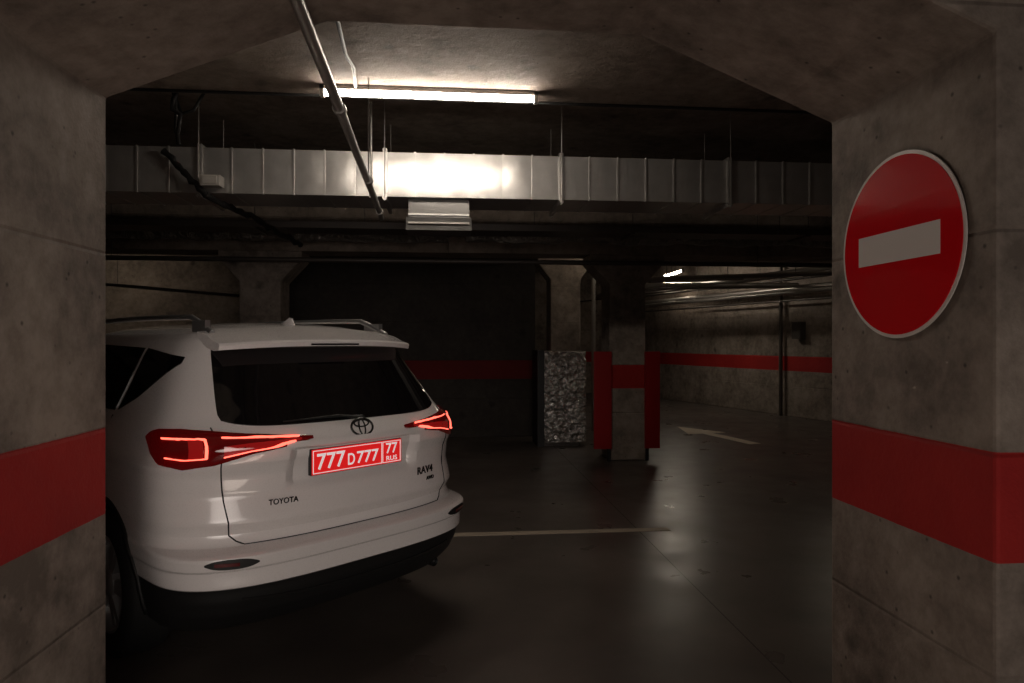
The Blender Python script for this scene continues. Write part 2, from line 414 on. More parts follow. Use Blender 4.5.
pipe('vertical_conduit', [(-0.66, 5.925, 3.6), (-0.66, 5.925, 3.0), (-0.67, 5.925, 2.78)], 0.010, M['steel'], 'thin pale vertical conduit in front of duct', 'conduit')
def wob(p0, p1, n, amp):
    out = []
    for i in range(n+1):
        t = i/n; q = Vector(p0).lerp(Vector(p1), t)
        out.append(q + Vector((random.uniform(-amp, amp), random.uniform(-amp, amp)*0.3, random.uniform(-amp, amp))))
    return out
pipe('hanging_cable', [(-1.9, 5.05, 3.6)] + wob((-1.93, 5.06, 3.5), (-1.95, 5.1, 2.95), 8, 0.035), 0.016, M['cable'], 'tangled black cable dangling from ceiling', 'cable')
pipe('hanging_cable', [(-2.06, 5.15, 3.6)] + wob((-2.03, 5.15, 3.5), (-1.98, 5.2, 3.1), 6, 0.03), 0.012, M['cable'], 'tangled black cable dangling from ceiling', 'cable')
pipe('hanging_cable', [(-1.78, 5.25, 3.6), (-1.80, 5.25, 3.4), (-1.88, 5.25, 3.26), (-1.97, 5.27, 3.24), (-2.02, 5.29, 3.35), (-2.0, 5.3, 3.6)], 0.012, M['cable'], 'looped black cable dangling from ceiling', 'cable')
pts = wob((-2.34, 5.89, 3.13), (-2.0, 5.86, 2.76), 12, 0.010) + wob((-1.95, 6.05, 2.74), (-1.85, 6.6, 2.73), 8, 0.012) + wob((-1.8, 6.8, 2.7), (-1.58, 7.5, 2.58), 12, 0.012)
pipe('draped_cable', pts, [0.022 if i % 2 else 0.030 for i in range(len(pts))], M['cable'], 'thick black corrugated cable hose draped across the duct', 'cable')
mb = MB(); mb.box(-2.03, -1.87, 5.80, 5.92, 2.83, 2.92); mb.box(-2.01, -1.89, 5.79, 5.80, 2.84, 2.91); mb.box(-1.96, -1.94, 5.92, 5.94, 2.85, 2.89)
obj('junction_box', mb, M['plast'], bevel=0.006, label='small pale plastic junction box on duct side', category='junction box')

mb = MB(); mb.box(-8.6, 8.2, 7.3, 7.7, 2.74, 2.75); mb.box(-8.6, 8.2, 7.3, 7.31, 2.75, 2.81); mb.box(-8.6, 8.2, 7.69, 7.7, 2.75, 2.81)
for xx in (-6, -4, -2, 0, 2, 4, 6, 8): mb.box(xx-0.02, xx+0.02, 7.28, 7.72, 2.72, 2.74)
tray = obj('cable_tray', mb, M['dpipe'], label='dark metal cable tray hanging across the garage', category='cable tray')
for xx in (-6, -4, -2, 0, 2, 4, 6, 8):
    mb = MB(); mb.tube([(xx, 7.29, 2.72), (xx, 7.29, 3.6)], 0.005, 6); obj('hanger_rod', mb, M['dpipe'], parent=tray)
pts = [(xx, 7.95 + 0.02*math.sin(xx*3), 2.80 + 0.015*math.sin(xx*5)) for xx in np.arange(0.2, 7.3, 0.15)]
pipe('lagged_pipe', pts, [0.10 + 0.012*math.sin(i*2.1) for i in range(len(pts))], M['foil2'], 'thick pipe wrapped in dull crumpled foil lagging', n=16, hang=[(1, 7.95, 2.82, 3.6), (4, 7.95, 2.82, 3.6), (7, 7.95, 2.82, 3.6)])
pts = [(xx, 8.3, 2.83) for xx in np.arange(-8.4, 0.1, 0.2)]
pipe('lagged_pipe', pts, [0.09 + 0.01*math.sin(i*2.1) for i in range(len(pts))], M['foil2'], 'thick pipe wrapped in dull crumpled foil lagging', n=16, hang=[(-1, 8.3, 2.83, 3.6), (-4, 8.3, 2.83, 3.6)])
pipe('sprinkler_pipe', [(-8.6, 8.55, 2.55), (7.6, 8.55, 2.55)], 0.03, M['dpipe'], 'dark horizontal pipe crossing below the beam', hang=[(-4, 8.55, 2.55, 3.6), (0, 8.55, 2.55, 3.6), (4, 8.55, 2.55, 3.6)])
pipe('sprinkler_pipe', [(-6.0, 10.0, 2.45), (-2.9, 12.7, 2.3)], 0.025, M['dpipe'], 'dark pipe running diagonally toward rear wall', hang=[(-5.0, 10.87, 2.42, 2.9), (-3.2, 12.44, 2.3, 3.6)])
dv = Vector((-3.8, 13.63, 0)).normalized(); nv = Vector((-dv.y, dv.x, 0))
for off, zz, r in ((0.25, 2.38, 0.022), (0.45, 2.60, 0.055), (0.80, 2.74, 0.025), (1.10, 2.46, 0.04), (1.5, 2.78, 0.05), (1.9, 2.66, 0.02)):
    a = Vector((8.0, 10.2, zz)) + nv*off; b = a + dv*9.4
    pipe('wall_pipe', [a, a.lerp(b, .33), a.lerp(b, .66), b], r, M['dpipe'] if r < 0.03 else M['steel'], 'long metal pipe running along the aisle wall',
         hang=[(*a.lerp(b, t), 3.6) for t in (0.05, 0.55, 0.95)])
for i, (p0, p1, r) in enumerate([((5.6, 9.5, 2.55), (2.8, 9.7, 2.45), 0.035), ((5.6, 12.6, 2.75), (3.0, 10.0, 2.45), 0.025), ((6.6, 12.4, 2.62), (2.9, 12.5, 2.60), 0.045), ((6.9, 11.0, 2.50), (3.4, 12.2, 2.50), 0.02)]):
    p0 = Vector(p0); p1 = Vector(p1)
    pipe('drain_pipe', [p0, p0.lerp(p1, .5), p1], r, M['dpipe'] if i % 2 else M['steel'], 'metal pipe branching toward the column', hang=[(*p0.lerp(p1, t), 3.6) for t in (0.2, 0.85)])
pipe('riser_pipe', [(2.52, 11.75, 0), (2.52, 11.75, 3.6)], 0.035, M['steel'], 'vertical metal riser pipe beside the lit column')
q = Vector((9.0, 6.62, 0)) + dv*7.4 + nv*0.09
pipe('riser_pipe', [(q.x, q.y, 0), (q.x, q.y, 3.6)], 0.04, M['dpipe'], 'dark vertical riser pipe fixed to the aisle wall')
q2 = Vector((9.0, 6.62, 0)) + dv*6.9 + nv*0.09
mb = MB()
ang = math.atan2(dv.y, dv.x)
mb.box(-0.12, 0.12, -0.07, 0.07, 1.60, 1.95); mb.box(-0.10, 0.10, 0.07, 0.08, 1.62, 1.93)
obj('electrical_cabinet', mb, M['dpipe'], bevel=0.006, loc=(q2.x, q2.y, 0), rot=(0, 0, ang), label='small dark metal cabinet fixed to the aisle wall', category='electrical cabinet')

# ------------------------------------------------------------------ lamps and added fill lights
def lamp(x0, x1, y, z, axis, mat, top, label):
    L = x1 - x0
    mb = MB(); mb.box(0, L, -0.028, 0.028, 0.02, 0.05)
    mb.box(0, 0.03, -0.028, 0.028, -0.028, 0.05); mb.box(L-0.03, L, -0.028, 0.028, -0.028, 0.05)
    b = obj('tube_lamp', mb, M['lampbody'], bevel=0.003, label=label, category='lamp', loc=(x0, y, z), rot=(0, 0, 0), group='garage fluorescent lamps')
    if axis == 'y': b.rotation_euler = (0, 0, math.pi/2)
    if top > z + 0.06:
        for xx in (0.2, L-0.2):
            mb = MB(); mb.tube([(xx, 0, 0.05), (xx, 0, top - z)], 0.005, 6); obj('hanger_rod', mb, M['steel'], parent=b)
    mb = MB(); mb.tube([(0.03, 0, 0), (L-0.03, 0, 0)], 0.019, 14)
    obj('fluorescent_tube', mb, mat, parent=b, smooth='angle', label='glowing white tube')
lamp(-0.875, 0.626, 4.765, 3.25, 'x', M['tube'], 3.30, 'glowing fluorescent tube lamp fixed under the ceiling')
lamp(4.85, 6.05, 13.8, 3.02, 'y', M['tube3'], 3.6, 'distant glowing fluorescent tube lamp above driving aisle')
lamp(5.2, 6.4, 16.8, 3.02, 'x', M['tube2'], 3.6, 'distant glowing fluorescent tube lamp above driving aisle')
lamp(6.4, 7.6, 9.9, 3.1, 'y', M['tube2'], 3.6, 'unseen fluorescent tube lamp added to light the aisle wall')  # hidden behind the right jamb, added to brighten the aisle wall
lamp(2.6, 3.8, 10.2, 3.10, 'y', M['tube2'], 3.6, 'glowing fluorescent tube lamp behind the column')
lamp(-6.5, -5.3, 11.6, 3.1, 'x', M['tube2'], 3.6, 'glowing fluorescent tube lamp near the rear wall')

def area(name, loc, target, sx, sy, e, col, spread=180):
    l = bpy.data.lights.new(name, 'AREA'); l.shape = 'ELLIPSE'; l.size = sx; l.size_y = sy; l.energy = e; l.color = col
    l.spread = math.radians(spread)
    o = bpy.data.objects.new(name, l); COL.objects.link(o); o.location = loc
    o.rotation_euler = (Vector(target)-Vector(loc)).to_track_quat('-Z', 'Y').to_euler()
    return o
area('camera_side_fill', (0.6, -3.6, 1.9), (-0.8, 3.5, 0.95), 4.2, 3.0, 11, (1.0, 0.88, 0.80), 46)  # unseen fill behind the camera, added to brighten the car's rear
area('jamb_fill', (0.15, 0.95, 0.1), (0.15, 1.1, 3), 1.4, 0.5, 7.0, (1.0, 0.83, 0.70))  # unseen low fill, added to brighten jambs and haunches from below

# ------------------------------------------------------------------ foil box and red panels
mb = MB()
n = 16
x0, x1, y0, y1, z0, z1 = 1.34, 2.02, 10.0, 10.55, 0.06, 1.40
rnd = np.random.RandomState(3)
per = []
for i in range(n): per.append((x0 + (x1-x0)*i/n, y0))
for i in range(n): per.append((x1, y0 + (y1-y0)*i/n))
for i in range(n): per.append((x1 - (x1-x0)*i/n, y1))
for i in range(n): per.append((x0, y1 - (y1-y0)*i/n))
K = len(per); R = 32; V = []; F = []
cx, cy = (x0+x1)/2, (y0+y1)/2
for j in range(R+1):
    zz = z0 + (z1-z0)*j/R
    for (px, py) in per:
        edge = (px in (x0, x1) and py in (y0, y1))
        d = Vector((px-cx, py-cy)).normalized()*(rnd.rand()*(0.004 if edge else 0.028))
        V.append((px+d.x, py+d.y, zz + (rnd.rand()-.5)*0.015))
for j in range(R):
    for k in range(K):
        a, b, c, d = j*K+k, j*K+(k+1) % K, (j+1)*K+(k+1) % K, (j+1)*K+k
        if rnd.rand() > .5: F += [(a, b, c), (a, c, d)]
        else: F += [(a, b, d), (b, c, d)]
F.append(tuple(range(K))[::-1]); F.append(tuple(R*K+k for k in range(K)))
mb.add(V, F)
fb = obj('foil_wrapped_box', mb, M['foil'], label='tall box wrapped in crumpled silver foil beside column', category='insulated box')
mb = MB(); mb.box(1.38, 1.94, 10.06, 10.5, 0, 0.08); obj('box_base', mb, M['dpipe'], parent=fb)
mb = MB(); mb.box(1.30, 1.325, 9.97, 10.56, 0.0, 1.42); mb.box(1.30, 1.40, 9.955, 9.97, 0.0, 1.42); obj('side_plate', mb, M['cable'], parent=fb, label='dark side plate')
for (a, b_) in ((1.87, 2.10), (2.545, 2.74)):
    mb = MB(); mb.box(a, b_, 8.680, 8.718, 0.16, 1.42)
    mb.box(a+0.01, b_-0.01, 8.675, 8.680, 0.2, 1.38)
    rp = obj('red_panel', mb, M['redp'], label='red painted metal panel fixed to concrete column edge', category='panel', group='red panels at the column')
    q = b_-0.03 if a < 2.1 else a+0.03
    mb = MB(); mb.box(q-0.02, q+0.02, 8.69, 8.715, 0.0, 0.16)
    obj('panel_foot', mb, M['cable'], parent=rp)

# ------------------------------------------------------------------ CAR
TH = math.radians(5.3)
CARROT = math.radians(42.5)
car = bpy.data.objects.new('car', None); COL.objects.link(car)
car.location = (-0.380, 3.37, 0); car.rotation_euler = (0, 0, CARROT)
car['label'] = 'white SUV with lit red tail lamps and red number plate'
car['category'] = 'car'

WS = 0.935
T = np.array([
# z     yr     hw     n    L     yf     Lf
[0.24, 0.26, 0.80, 3.0, 0.40, 4.40, 0.8],
[0.29, 0.15, 0.855,3.0, 0.45, 4.50, 0.8],
[0.36, 0.085,0.880,3.2, 0.48, 4.56, 0.8],
[0.43, 0.050,0.895,3.3, 0.50, 4.60, 0.8],
[0.488,0.036,0.900,3.3, 0.50, 4.60, 0.8],
[0.498,0.018,0.905,3.3, 0.50, 4.60, 0.8],
[0.545,0.022,0.912,3.3, 0.50, 4.60, 0.8],
[0.570,0.020,0.914,3.3, 0.50, 4.60, 0.8],
[0.582,0.004,0.920,3.3, 0.50, 4.60, 0.8],
[0.632,0.0,  0.922,3.3, 0.50, 4.60, 0.8],
[0.642,0.012,0.921,3.1, 0.50, 4.60, 0.8],
[0.656,0.085,0.916,2.8, 0.50, 4.59, 0.8],
[0.70, 0.100,0.915,2.7, 0.50, 4.57, 0.8],
[0.752,0.064,0.917,2.65, 0.50, 4.56, 0.8],
[0.765,0.064,0.917,2.65, 0.50, 4.56, 0.8],
[0.87, 0.094,0.912,2.65, 0.50, 4.50, 0.85],
[0.96, 0.086,0.914,2.65, 0.50, 4.42, 0.85],
[1.00, 0.070,0.922,2.65, 0.50, 4.36, 0.85],
[1.016,0.060,0.906,2.65, 0.50, 4.33, 0.85],
[1.05, 0.054,0.894,2.65, 0.50, 4.25, 0.85],
[1.085,0.050,0.886,2.65, 0.50, 4.15, 0.8],
[1.13, 0.078,0.872,2.65, 0.50, 3.75, 0.6],
[1.17, 0.115,0.852,2.65, 0.50, 3.48, 0.45],
[1.21, 0.150,0.822,2.7, 0.48, 3.36, 0.45],
[1.30, 0.225,0.776,2.8, 0.45, 3.18, 0.45],
[1.40, 0.300,0.730,2.9, 0.45, 2.96, 0.45],
[1.50, 0.375,0.682,3.0, 0.42, 2.70, 0.45],
[1.555,0.425,0.645,3.0, 0.40, 2.50, 0.45],
[1.590,0.47, 0.605,3.0, 0.38, 2.36, 0.4],
[1.617,0.55, 0.53, 2.7, 0.36, 2.22, 0.4],
[1.638,0.67, 0.40, 2.6, 0.32, 2.08, 0.3],
[1.652,0.85, 0.26, 2.5, 0.25, 1.92, 0.25],
[1.660,1.10, 0.10, 2.3, 0.10, 1.70, 0.10],
])
T[:, 2] *= WS
zd = np.arange(0.22, 1.664, 0.002)
PR = []
for c in range(1, 7):
    y = np.interp(zd, T[:, 0], T[:, c])
    ww = 3 if c == 1 else (5 if c == 2 else 13)
    k = np.ones(ww)/ww
    yp = np.pad(y, ww//2, mode='edge'); y2 = np.convolve(yp, k, mode='valid')
    PR.append(y2)
def prm(z): return [float(np.interp(z, zd, p)) for p in PR]
ph = np.linspace(0, math.pi/2, 161)
cache = {}
def outline(z):
    key = round(z, 5)
    if key in cache: return cache[key]
    yr, hw, n, L, yf, Lf = prm(z)
    e = 2.0/n
    xr = hw*np.sin(ph)**e; yrr = yr + L*(1-np.cos(ph)**e)
    xr[-1] = hw; yrr[-1] = yr + L
    xf = hw*np.sin(ph)**e; yff = yf - Lf*(1-np.cos(ph)**e)
    xf[-1] = hw; yff[-1] = yf - Lf
    X = np.concatenate([xr, xf[::-1]]); Y = np.concatenate([yrr, yff[::-1]])
    S = np.concatenate([[0], np.cumsum(np.hypot(np.diff(X), np.diff(Y)))])
    cache[key] = (X, Y, S, S[160], S[161])
    return cache[key]
def sm(a, b, x):
    t = min(1, max(0, (x-a)/(b-a))); return t*t*(3-2*t)
def disp(x, y, z):
    d = 0
    if y < 0.6:
        ax = abs(x)
        d += 0.035*(1-sm(0.33, 0.38, ax))*sm(0.86, 0.92, z)*(1-sm(1.055, 1.070, z))
    return d
def surf(s, z):
    X, Y, S, a, b = outline(z)
    x = float(np.interp(abs(s), S, X)); y = float(np.interp(abs(s), S, Y))
    y += disp(x, y, z)
    return Vector((x if s >= 0 else -x, y, z))
def surfF(s, z):
    X, Y, S, a, b = outline(z)
    q = S[-1]-abs(s)
    return Vector((float(np.interp(q, S, X))*(1 if s >= 0 else -1), float(np.interp(q, S, Y)), z))
def side(y, z, g):
    X, Y, S, a, b = outline(z)
    return Vector((g*float(np.interp(y, Y, X)), y, z))

def patch(name, fn, nu, nv, off, mat, parent=car, depth=0.012, label=None, mb=None, pillow=0.0):
    own = mb is None
    if own: mb = MB()
    cen = Vector((0, 2.2, 0.9))
    G = []; B = []
    for i in range(nu+1):
        for j in range(nv+1):
            u = i/nu; v = j/nv
            p = fn(u, v); e = 0.004
            du = fn(min(1, u+e), v)-fn(max(0, u-e), v); dv_ = fn(u, min(1, v+e))-fn(u, max(0, v-e))
            nrm = du.cross(dv_)
            if nrm.length < 1e-12: nrm = p-cen
            nrm.normalize()
            if nrm.dot(p-cen) < 0: nrm = -nrm
            o = off
            if pillow: o += pillow*(1-(2*u-1)**4)*(1-(2*v-1)**4)
            G.append(p+nrm*o); B.append(p+nrm*(o-depth))
    W = nv+1; F = []
    NT = len(G)
    for i in range(nu):
        for j in range(nv):
            F.append((i*W+j, (i+1)*W+j, (i+1)*W+j+1, i*W+j+1))
    rim = [i*W for i in range(nu+1)] + [nu*W+j for j in range(1, nv+1)] + [i*W+nv for i in range(nu-1, -1, -1)] + [j for j in range(nv-1, 0, -1)]
    V = G + [B[r] for r in rim]
    for k in range(len(rim)):
        k2 = (k+1) % len(rim)
        F.append((rim[k], rim[k2], NT+k2, NT+k))
    mb.add(V, F)
    if own:
        return obj(name, mb, mat, parent=parent, smooth='angle', label=label)

zs = list(np.arange(0.24, 1.585, 0.0125)) + list(np.arange(1.588, 1.660, 0.004)) + [1.660]
zs = sorted(set([round(float(z), 4) for z in zs] + [0.489, 0.493, 0.498, 0.570, 0.576, 0.582, 0.62, 0.632, 0.638, 0.643, 0.650, 0.656, 0.752, 0.758, 0.765, 1.0, 1.005, 1.011, 1.016]))
NR, NS, NF = 44, 40, 24
rings = []
for z in zs:
    X, Y, S, a, b = outline(z)
    q = np.concatenate([np.linspace(0, a, NR+1), np.linspace(a, b, NS+1)[1:], np.linspace(b, S[-1], NF+1)[1:]])
    xs = np.interp(q, S, X); ys = np.interp(q, S, Y)
    half = [(float(xx), float(yy)+disp(xx, yy, z), float(z)) for xx, yy in zip(xs, ys)]
    ring = half + [(-p[0], p[1], p[2]) for p in half[-2:0:-1]]
    rings.append(ring)
mb = MB(); K = len(rings[0]); V = [p for r in rings for p in r]; F = []
for i in range(len(rings)-1):
    for k in range(K): F.append((i*K+k, i*K+(k+1) % K, (i+1)*K+(k+1) % K, (i+1)*K+k))
F.append(tuple(range(K))[::-1]); F.append(tuple((len(rings)-1)*K+k for k in range(K)))
mb.add(V, F)
mb.m = [1 if (sum(V[i][2] for i in f)/len(f)) < 0.4925 else 0 for f in F]
body = obj('body', mb, [M['paint'], M['bplast']], smooth=True)
WY = (0.99, 3.63); WR = 0.36
for wy in WY:
    for g in (-1, 1):
        c = MB(); c.lathe([(0.55*g, 0.405), (1.1*g, 0.405)], 64)
        n0 = 64
        c.f.append(tuple(range(n0))); c.f.append(tuple(range(n0, 2*n0))[::-1])
        c.m = [1]*len(c.f)
        cut = obj('arch_cutter', c, [M['paint'], M['bplast']], loc=(0, wy, 0.37))
        md = body.modifiers.new('arch', 'BOOLEAN'); md.operation = 'DIFFERENCE'; md.solver = 'EXACT'; md.object = cut
bpy.context.view_layer.update()
dg = bpy.context.evaluated_depsgraph_get()
me2 = bpy.data.meshes.new_from_object(body.evaluated_get(dg))
body.modifiers.clear(); body.data = me2; body.data.name = 'body'
for o in [o for o in bpy.data.objects if o.name.startswith('arch_cutter')]: bpy.data.objects.remove(o)
for p in body.data.polygons: p.use_smooth = True
md = body.modifiers.new('edge_split', 'EDGE_SPLIT'); md.split_angle = math.radians(26)
body.parent = car
body['label'] = 'glossy white body shell with black lower edge'

def wheel(wy, g):
    mb = MB()
    R = 0.235
    mb.lathe([(0.0, R-0.02), (0.02, R), (0.045, R+0.005), (0.05, R-0.01), (0.02, R-0.03), (-0.12, R-0.035), (-0.16, R)], 60)
    for k in range(5):
        for dd in (-0.16, 0.16):
            t = 2*math.pi*k/5 + dd; t0 = 2*math.pi*k/5 + dd*0.5
            a = Vector((0.035, 0.05*math.cos(t0), 0.05*math.sin(t0))); b_ = Vector((0.02, (R-0.02)*math.cos(t), (R-0.02)*math.sin(t)))
            tv = (b_-a).normalized(); sv = tv.cross(Vector((1, 0, 0))).normalized()
            w0, w1 = 0.022, 0.017
            mb.add([a+sv*w0, a-sv*w0, b_-sv*w1, b_+sv*w1, a+sv*w0-Vector((.035,0,0)), a-sv*w0-Vector((.035,0,0)), b_-sv*w1-Vector((.035,0,0)), b_+sv*w1-Vector((.035,0,0))],
                   [(0,1,2,3),(4,7,6,5),(0,4,5,1),(1,5,6,2),(2,6,7,3),(3,7,4,0)])
    mb.lathe([(0.0, 0.07), (0.035, 0.068), (0.045, 0.05), (0.047, 0.0005)], 30)
    w = obj('wheel', mb, M['alloy'], parent=car, smooth='angle', loc=(g*0.805, wy, WR), rot=(0, 0, 0 if g > 0 else math.pi), label='five-spoke alloy wheel')
    mb = MB()
    mb.lathe([(0.045, 0.235), (0.06, 0.26), (0.062, 0.30), (0.048, 0.34), (0.03, 0.355), (0.0, 0.36), (-0.1, 0.36), (-0.15, 0.352), (-0.17, 0.33), (-0.175, 0.28), (-0.16, 0.235)], 72)
    obj('tyre', mb, M['rubber'], parent=w, smooth=True)
    mb = MB(); mb.lathe([(-0.06, 0.0005), (-0.06, 0.15), (-0.08, 0.15), (-0.08, 0.0005)], 40)
    obj('brake_disc', mb, M['dchrome'], parent=w, smooth='angle')
for wy in WY:
    for g in (-1, 1): wheel(wy, g)
for wy in WY:
    for g in (-1, 1):
        mb = MB()
        th = [math.radians(t) for t in np.arange(-8, 189, 4)]
        pts = [side(wy + 0.412*math.cos(t), 0.37+0.412*math.sin(t), g) + Vector((g*0.002, 0, 0)) for t in th]
        mb.tube(pts, 0.012, 8)
        obj('wheel_arch_trim', mb, M['bplast'], parent=car, smooth=True)

def lerp(a, b, t): return a+(b-a)*t
def f(u, v):
    k = 2*u-1
    zb = 1.166 + 0.030*abs(k)**8; zt = 1.53
    z = lerp(zb, zt, v)
    return surf(k*lerp(0.650, 0.575, v)*(1-0.02*(abs(2*v-1)**12)), z)
rw = patch('rear_window', f, 48, 16, 0.004, M['glass'], label='dark tinted rear window')
def strip(mb, pts2, w=0.004, fn=surf):
    mb.tube([fn(*p) for p in pts2], w, 6)
for g in (-1, 1):
    mb = MB()
    strip(mb, [(g*s, z) for s, z in [(0.69, 1.17), (0.68, 1.12), (0.675, 1.08), (0.67, 1.02), (0.668, 1.0), (0.66, 0.95), (0.655, 0.90), (0.65, 0.85), (0.645, 0.80), (0.64, 0.76), (0.64, 0.75), (0.625, 0.70), (0.60, 0.675), (0.57, 0.660)]], 0.0035)
    obj('tailgate_seam', mb, M['seam'], parent=car, smooth=True, label='dark gap beside tailgate')
mb = MB()
strip(mb, [(s, 0.659) for s in np.linspace(-0.57, 0.57, 41)], 0.0035)
obj('tailgate_seam', mb, M['seam'], parent=car, smooth=True, label='dark gap under tailgate')
def f(u, v):
    k = 2*u-1; return surf(k*0.40, 1.072+0.018*v)
patch('tailgate_ledge', f, 30, 3, 0.014, M['paint'], depth=0.05, label='white ledge over number plate')
# tail lamps
S0 = 0.27
ts = [S0,    0.40, 0.55, 0.69, 0.82, 0.95, 1.03, 1.08]
tt = [1.112, 1.125, 1.138, 1.153, 1.162, 1.158, 1.143, 1.122]
tb = [1.100, 1.078, 1.055, 1.016, 0.998, 1.012, 1.058, 1.112]
def top(s): return float(np.interp(s, ts, tt))
def bot(s): return float(np.interp(s, ts, tb))
for g in (-1, 1):
    def f(u, v, g=g):
        s = lerp(S0, 1.08, u); return surf(g*s, lerp(bot(s), top(s), v))
    lp = patch('tail_lamp', f, 44, 10, 0.008, M['lens'], pillow=0.008, depth=0.05, label='glossy red wrap-around tail lamp')
    def zone(name, s0, s1, fa, fb, mat, off, lab, n=16, nv=4):
        def ff(u, v):
            s = lerp(s0, s1, u); return surf(g*s, lerp(bot(s), top(s), lerp(fa, fb, v)))
        patch(name, ff, n, nv, off, mat, parent=lp, depth=0.008, label=lab)
    zone('inner_lens', 0.33, 0.66, 0.20, 0.50, M['lens2'], 0.0165, 'softly glowing red inner lens')
    zone('inner_lens', 0.74, 0.80, 0.24, 0.76, M['lens2'], 0.0185, 'softly glowing red inner lens')
    mb = MB()
    def st(s0, s1, fr, w, n=14, off=0.0205):
        def ff(u, v):
            s = lerp(s0, s1, u); return surf(g*s, lerp(bot(s), top(s), fr)+(v-0.5)*w)
        patch('x', ff, n, 2, off, None, depth=0.008, mb=mb)
    st(0.34, 0.66, 0.78, 0.0065); st(0.36, 0.66, 0.20, 0.0050)
    st(0.725, 0.93, 0.74, 0.0065); st(0.725, 0.91, 0.24, 0.0055)
    def ff(u, v): return surf(g*(0.722+0.011*v), lerp(bot(0.725), top(0.725), lerp(.24, .74, u)))
    patch('x', ff, 8, 2, 0.0205, None, depth=0.008, mb=mb)
    obj('light_strip', mb, M['lred'], parent=lp, label='glowing red light strip')
    def f(u, v, g=g):
        s = lerp(0.55, 0.77, u); h = 0.018*(1-abs(2*u-1)**3)+0.003
        return surf(g*s, lerp(0.605-h, 0.605+h, v)+0.004*u)
    hs = patch('fog_lamp_recess', f, 16, 4, 0.003, M['bplast'], label='black bumper recess')
    def f(u, v, g=g):
        s = lerp(0.63, 0.73, u); return surf(g*s, lerp(0.598, 0.613, v)+0.004*u)
    patch('reflector', f, 10, 3, 0.006, M['reflr'], parent=hs, label='dull red reflector')
    def f(u, v, g=g):
        y = lerp(0.60, 1.06, u); zb = float(np.interp(y, [0.60, 0.75, 0.9, 1.06], [1.445, 1.36, 1.27, 1.205])); zt = float(np.interp(y, [0.6, 1.06], [1.475, 1.515]))
        return side(y, lerp(zb, zt, v), g)
    patch('quarter_window', f, 16, 8, 0.004, M['glass'], label='dark triangular quarter window')
    def f(u, v, g=g):
        y = lerp(1.10, 1.98, u); return side(y, lerp(1.20, lerp(1.515, 1.535, u), v), g)
    patch('side_window', f, 16, 8, 0.004, M['glass'], label='dark tinted side window')
    def f(u, v, g=g):
        y = lerp(2.06, 2.92, u); return side(y, lerp(1.20, float(np.interp(y, [2.06, 2.4, 2.92], [1.53, 1.46, 1.23])), v), g)
    patch('side_window', f, 16, 8, 0.004, M['glass'], label='dark tinted side window')
    for pp in ([(2.02, z) for z in np.linspace(0.5, 1.18, 20)], [(1.08, 1.18), (1.10, 1.0), (1.2, 0.85), (1.36, 0.7), (1.42, 0.6), (1.42, 0.51)]):
        mb = MB(); mb.tube([side(y, z, g) for y, z in pp], 0.004, 6)
        obj('door_seam', mb, M['seam'], parent=car)
    for yy in (1.25, 2.2):
        mb = MB()
        mb.tube([side(yy+dy, 0.98, g)+Vector((g*o, 0, 0)) for dy, o in ((0, 0), (0.02, 0.025), (0.16, 0.025), (0.18, 0))], 0.011, 8)
        obj('door_handle', mb, M['paint'], parent=car, smooth=True)
    mb = MB()
    c0 = side(2.75, 1.12, g)
    mb.tube([c0 - Vector((g*0.01, 0, 0)), c0+Vector((g*0.08, 0, 0.02)), c0+Vector((g*0.12, 0, 0.05)), c0+Vector((g*0.20, -0.01, 0.06)), c0+Vector((g*0.25, 0, 0.06))], [0.02, 0.025, 0.07, 0.08, 0.045], 14)
    obj('side_mirror', mb, M['paint'], parent=car, smooth=True)
    def f(u, v, g=g):
        s = lerp(0.42, 1.02, u); return surfF(g*s, lerp(0.80, 0.93, v)+0.03*u)
    patch('headlamp', f, 20, 6, 0.006, M['headl'], label='clear headlamp')
    pts = []
    for t in np.linspace(0, 1, 24):
        y = lerp(0.56, 2.45, t); h = 0.078*min(1, min(t, 1-t)/0.12)
        zsurf = 1.595 + 0.012*math.sin(math.pi*t)
        pts.append((g*(0.52-0.01*math.sin(math.pi*t)), y, zsurf+h-0.004))
    mb = MB(); mb.tube(pts, 0.015, 10)
    for y in (0.70, 2.3): mb.box(g*0.52-0.013, g*0.52+0.013, y-0.09, y+0.06, 1.58, 1.655)
    obj('roof_rail', mb, M['rail'], parent=car, smooth='angle', label='silver roof rail')
def f(u, v):
    k = 2*u-1; return surfF(k*lerp(0.78, 0.60, v), lerp(1.185, 1.555, v))
patch('windscreen', f, 30, 10, 0.004, M['glass'], label='dark windscreen')
def f(u, v):
    k = 2*u-1; return surfF(k*0.42, lerp(0.78, 0.86, v))
patch('grille', f, 20, 4, 0.005, M['bplast'])
def f(u, v):
    k = 2*u-1; return surfF(k*0.6, lerp(0.50, 0.57, v))
patch('air_intake', f, 20, 4, 0.005, M['bplast'])

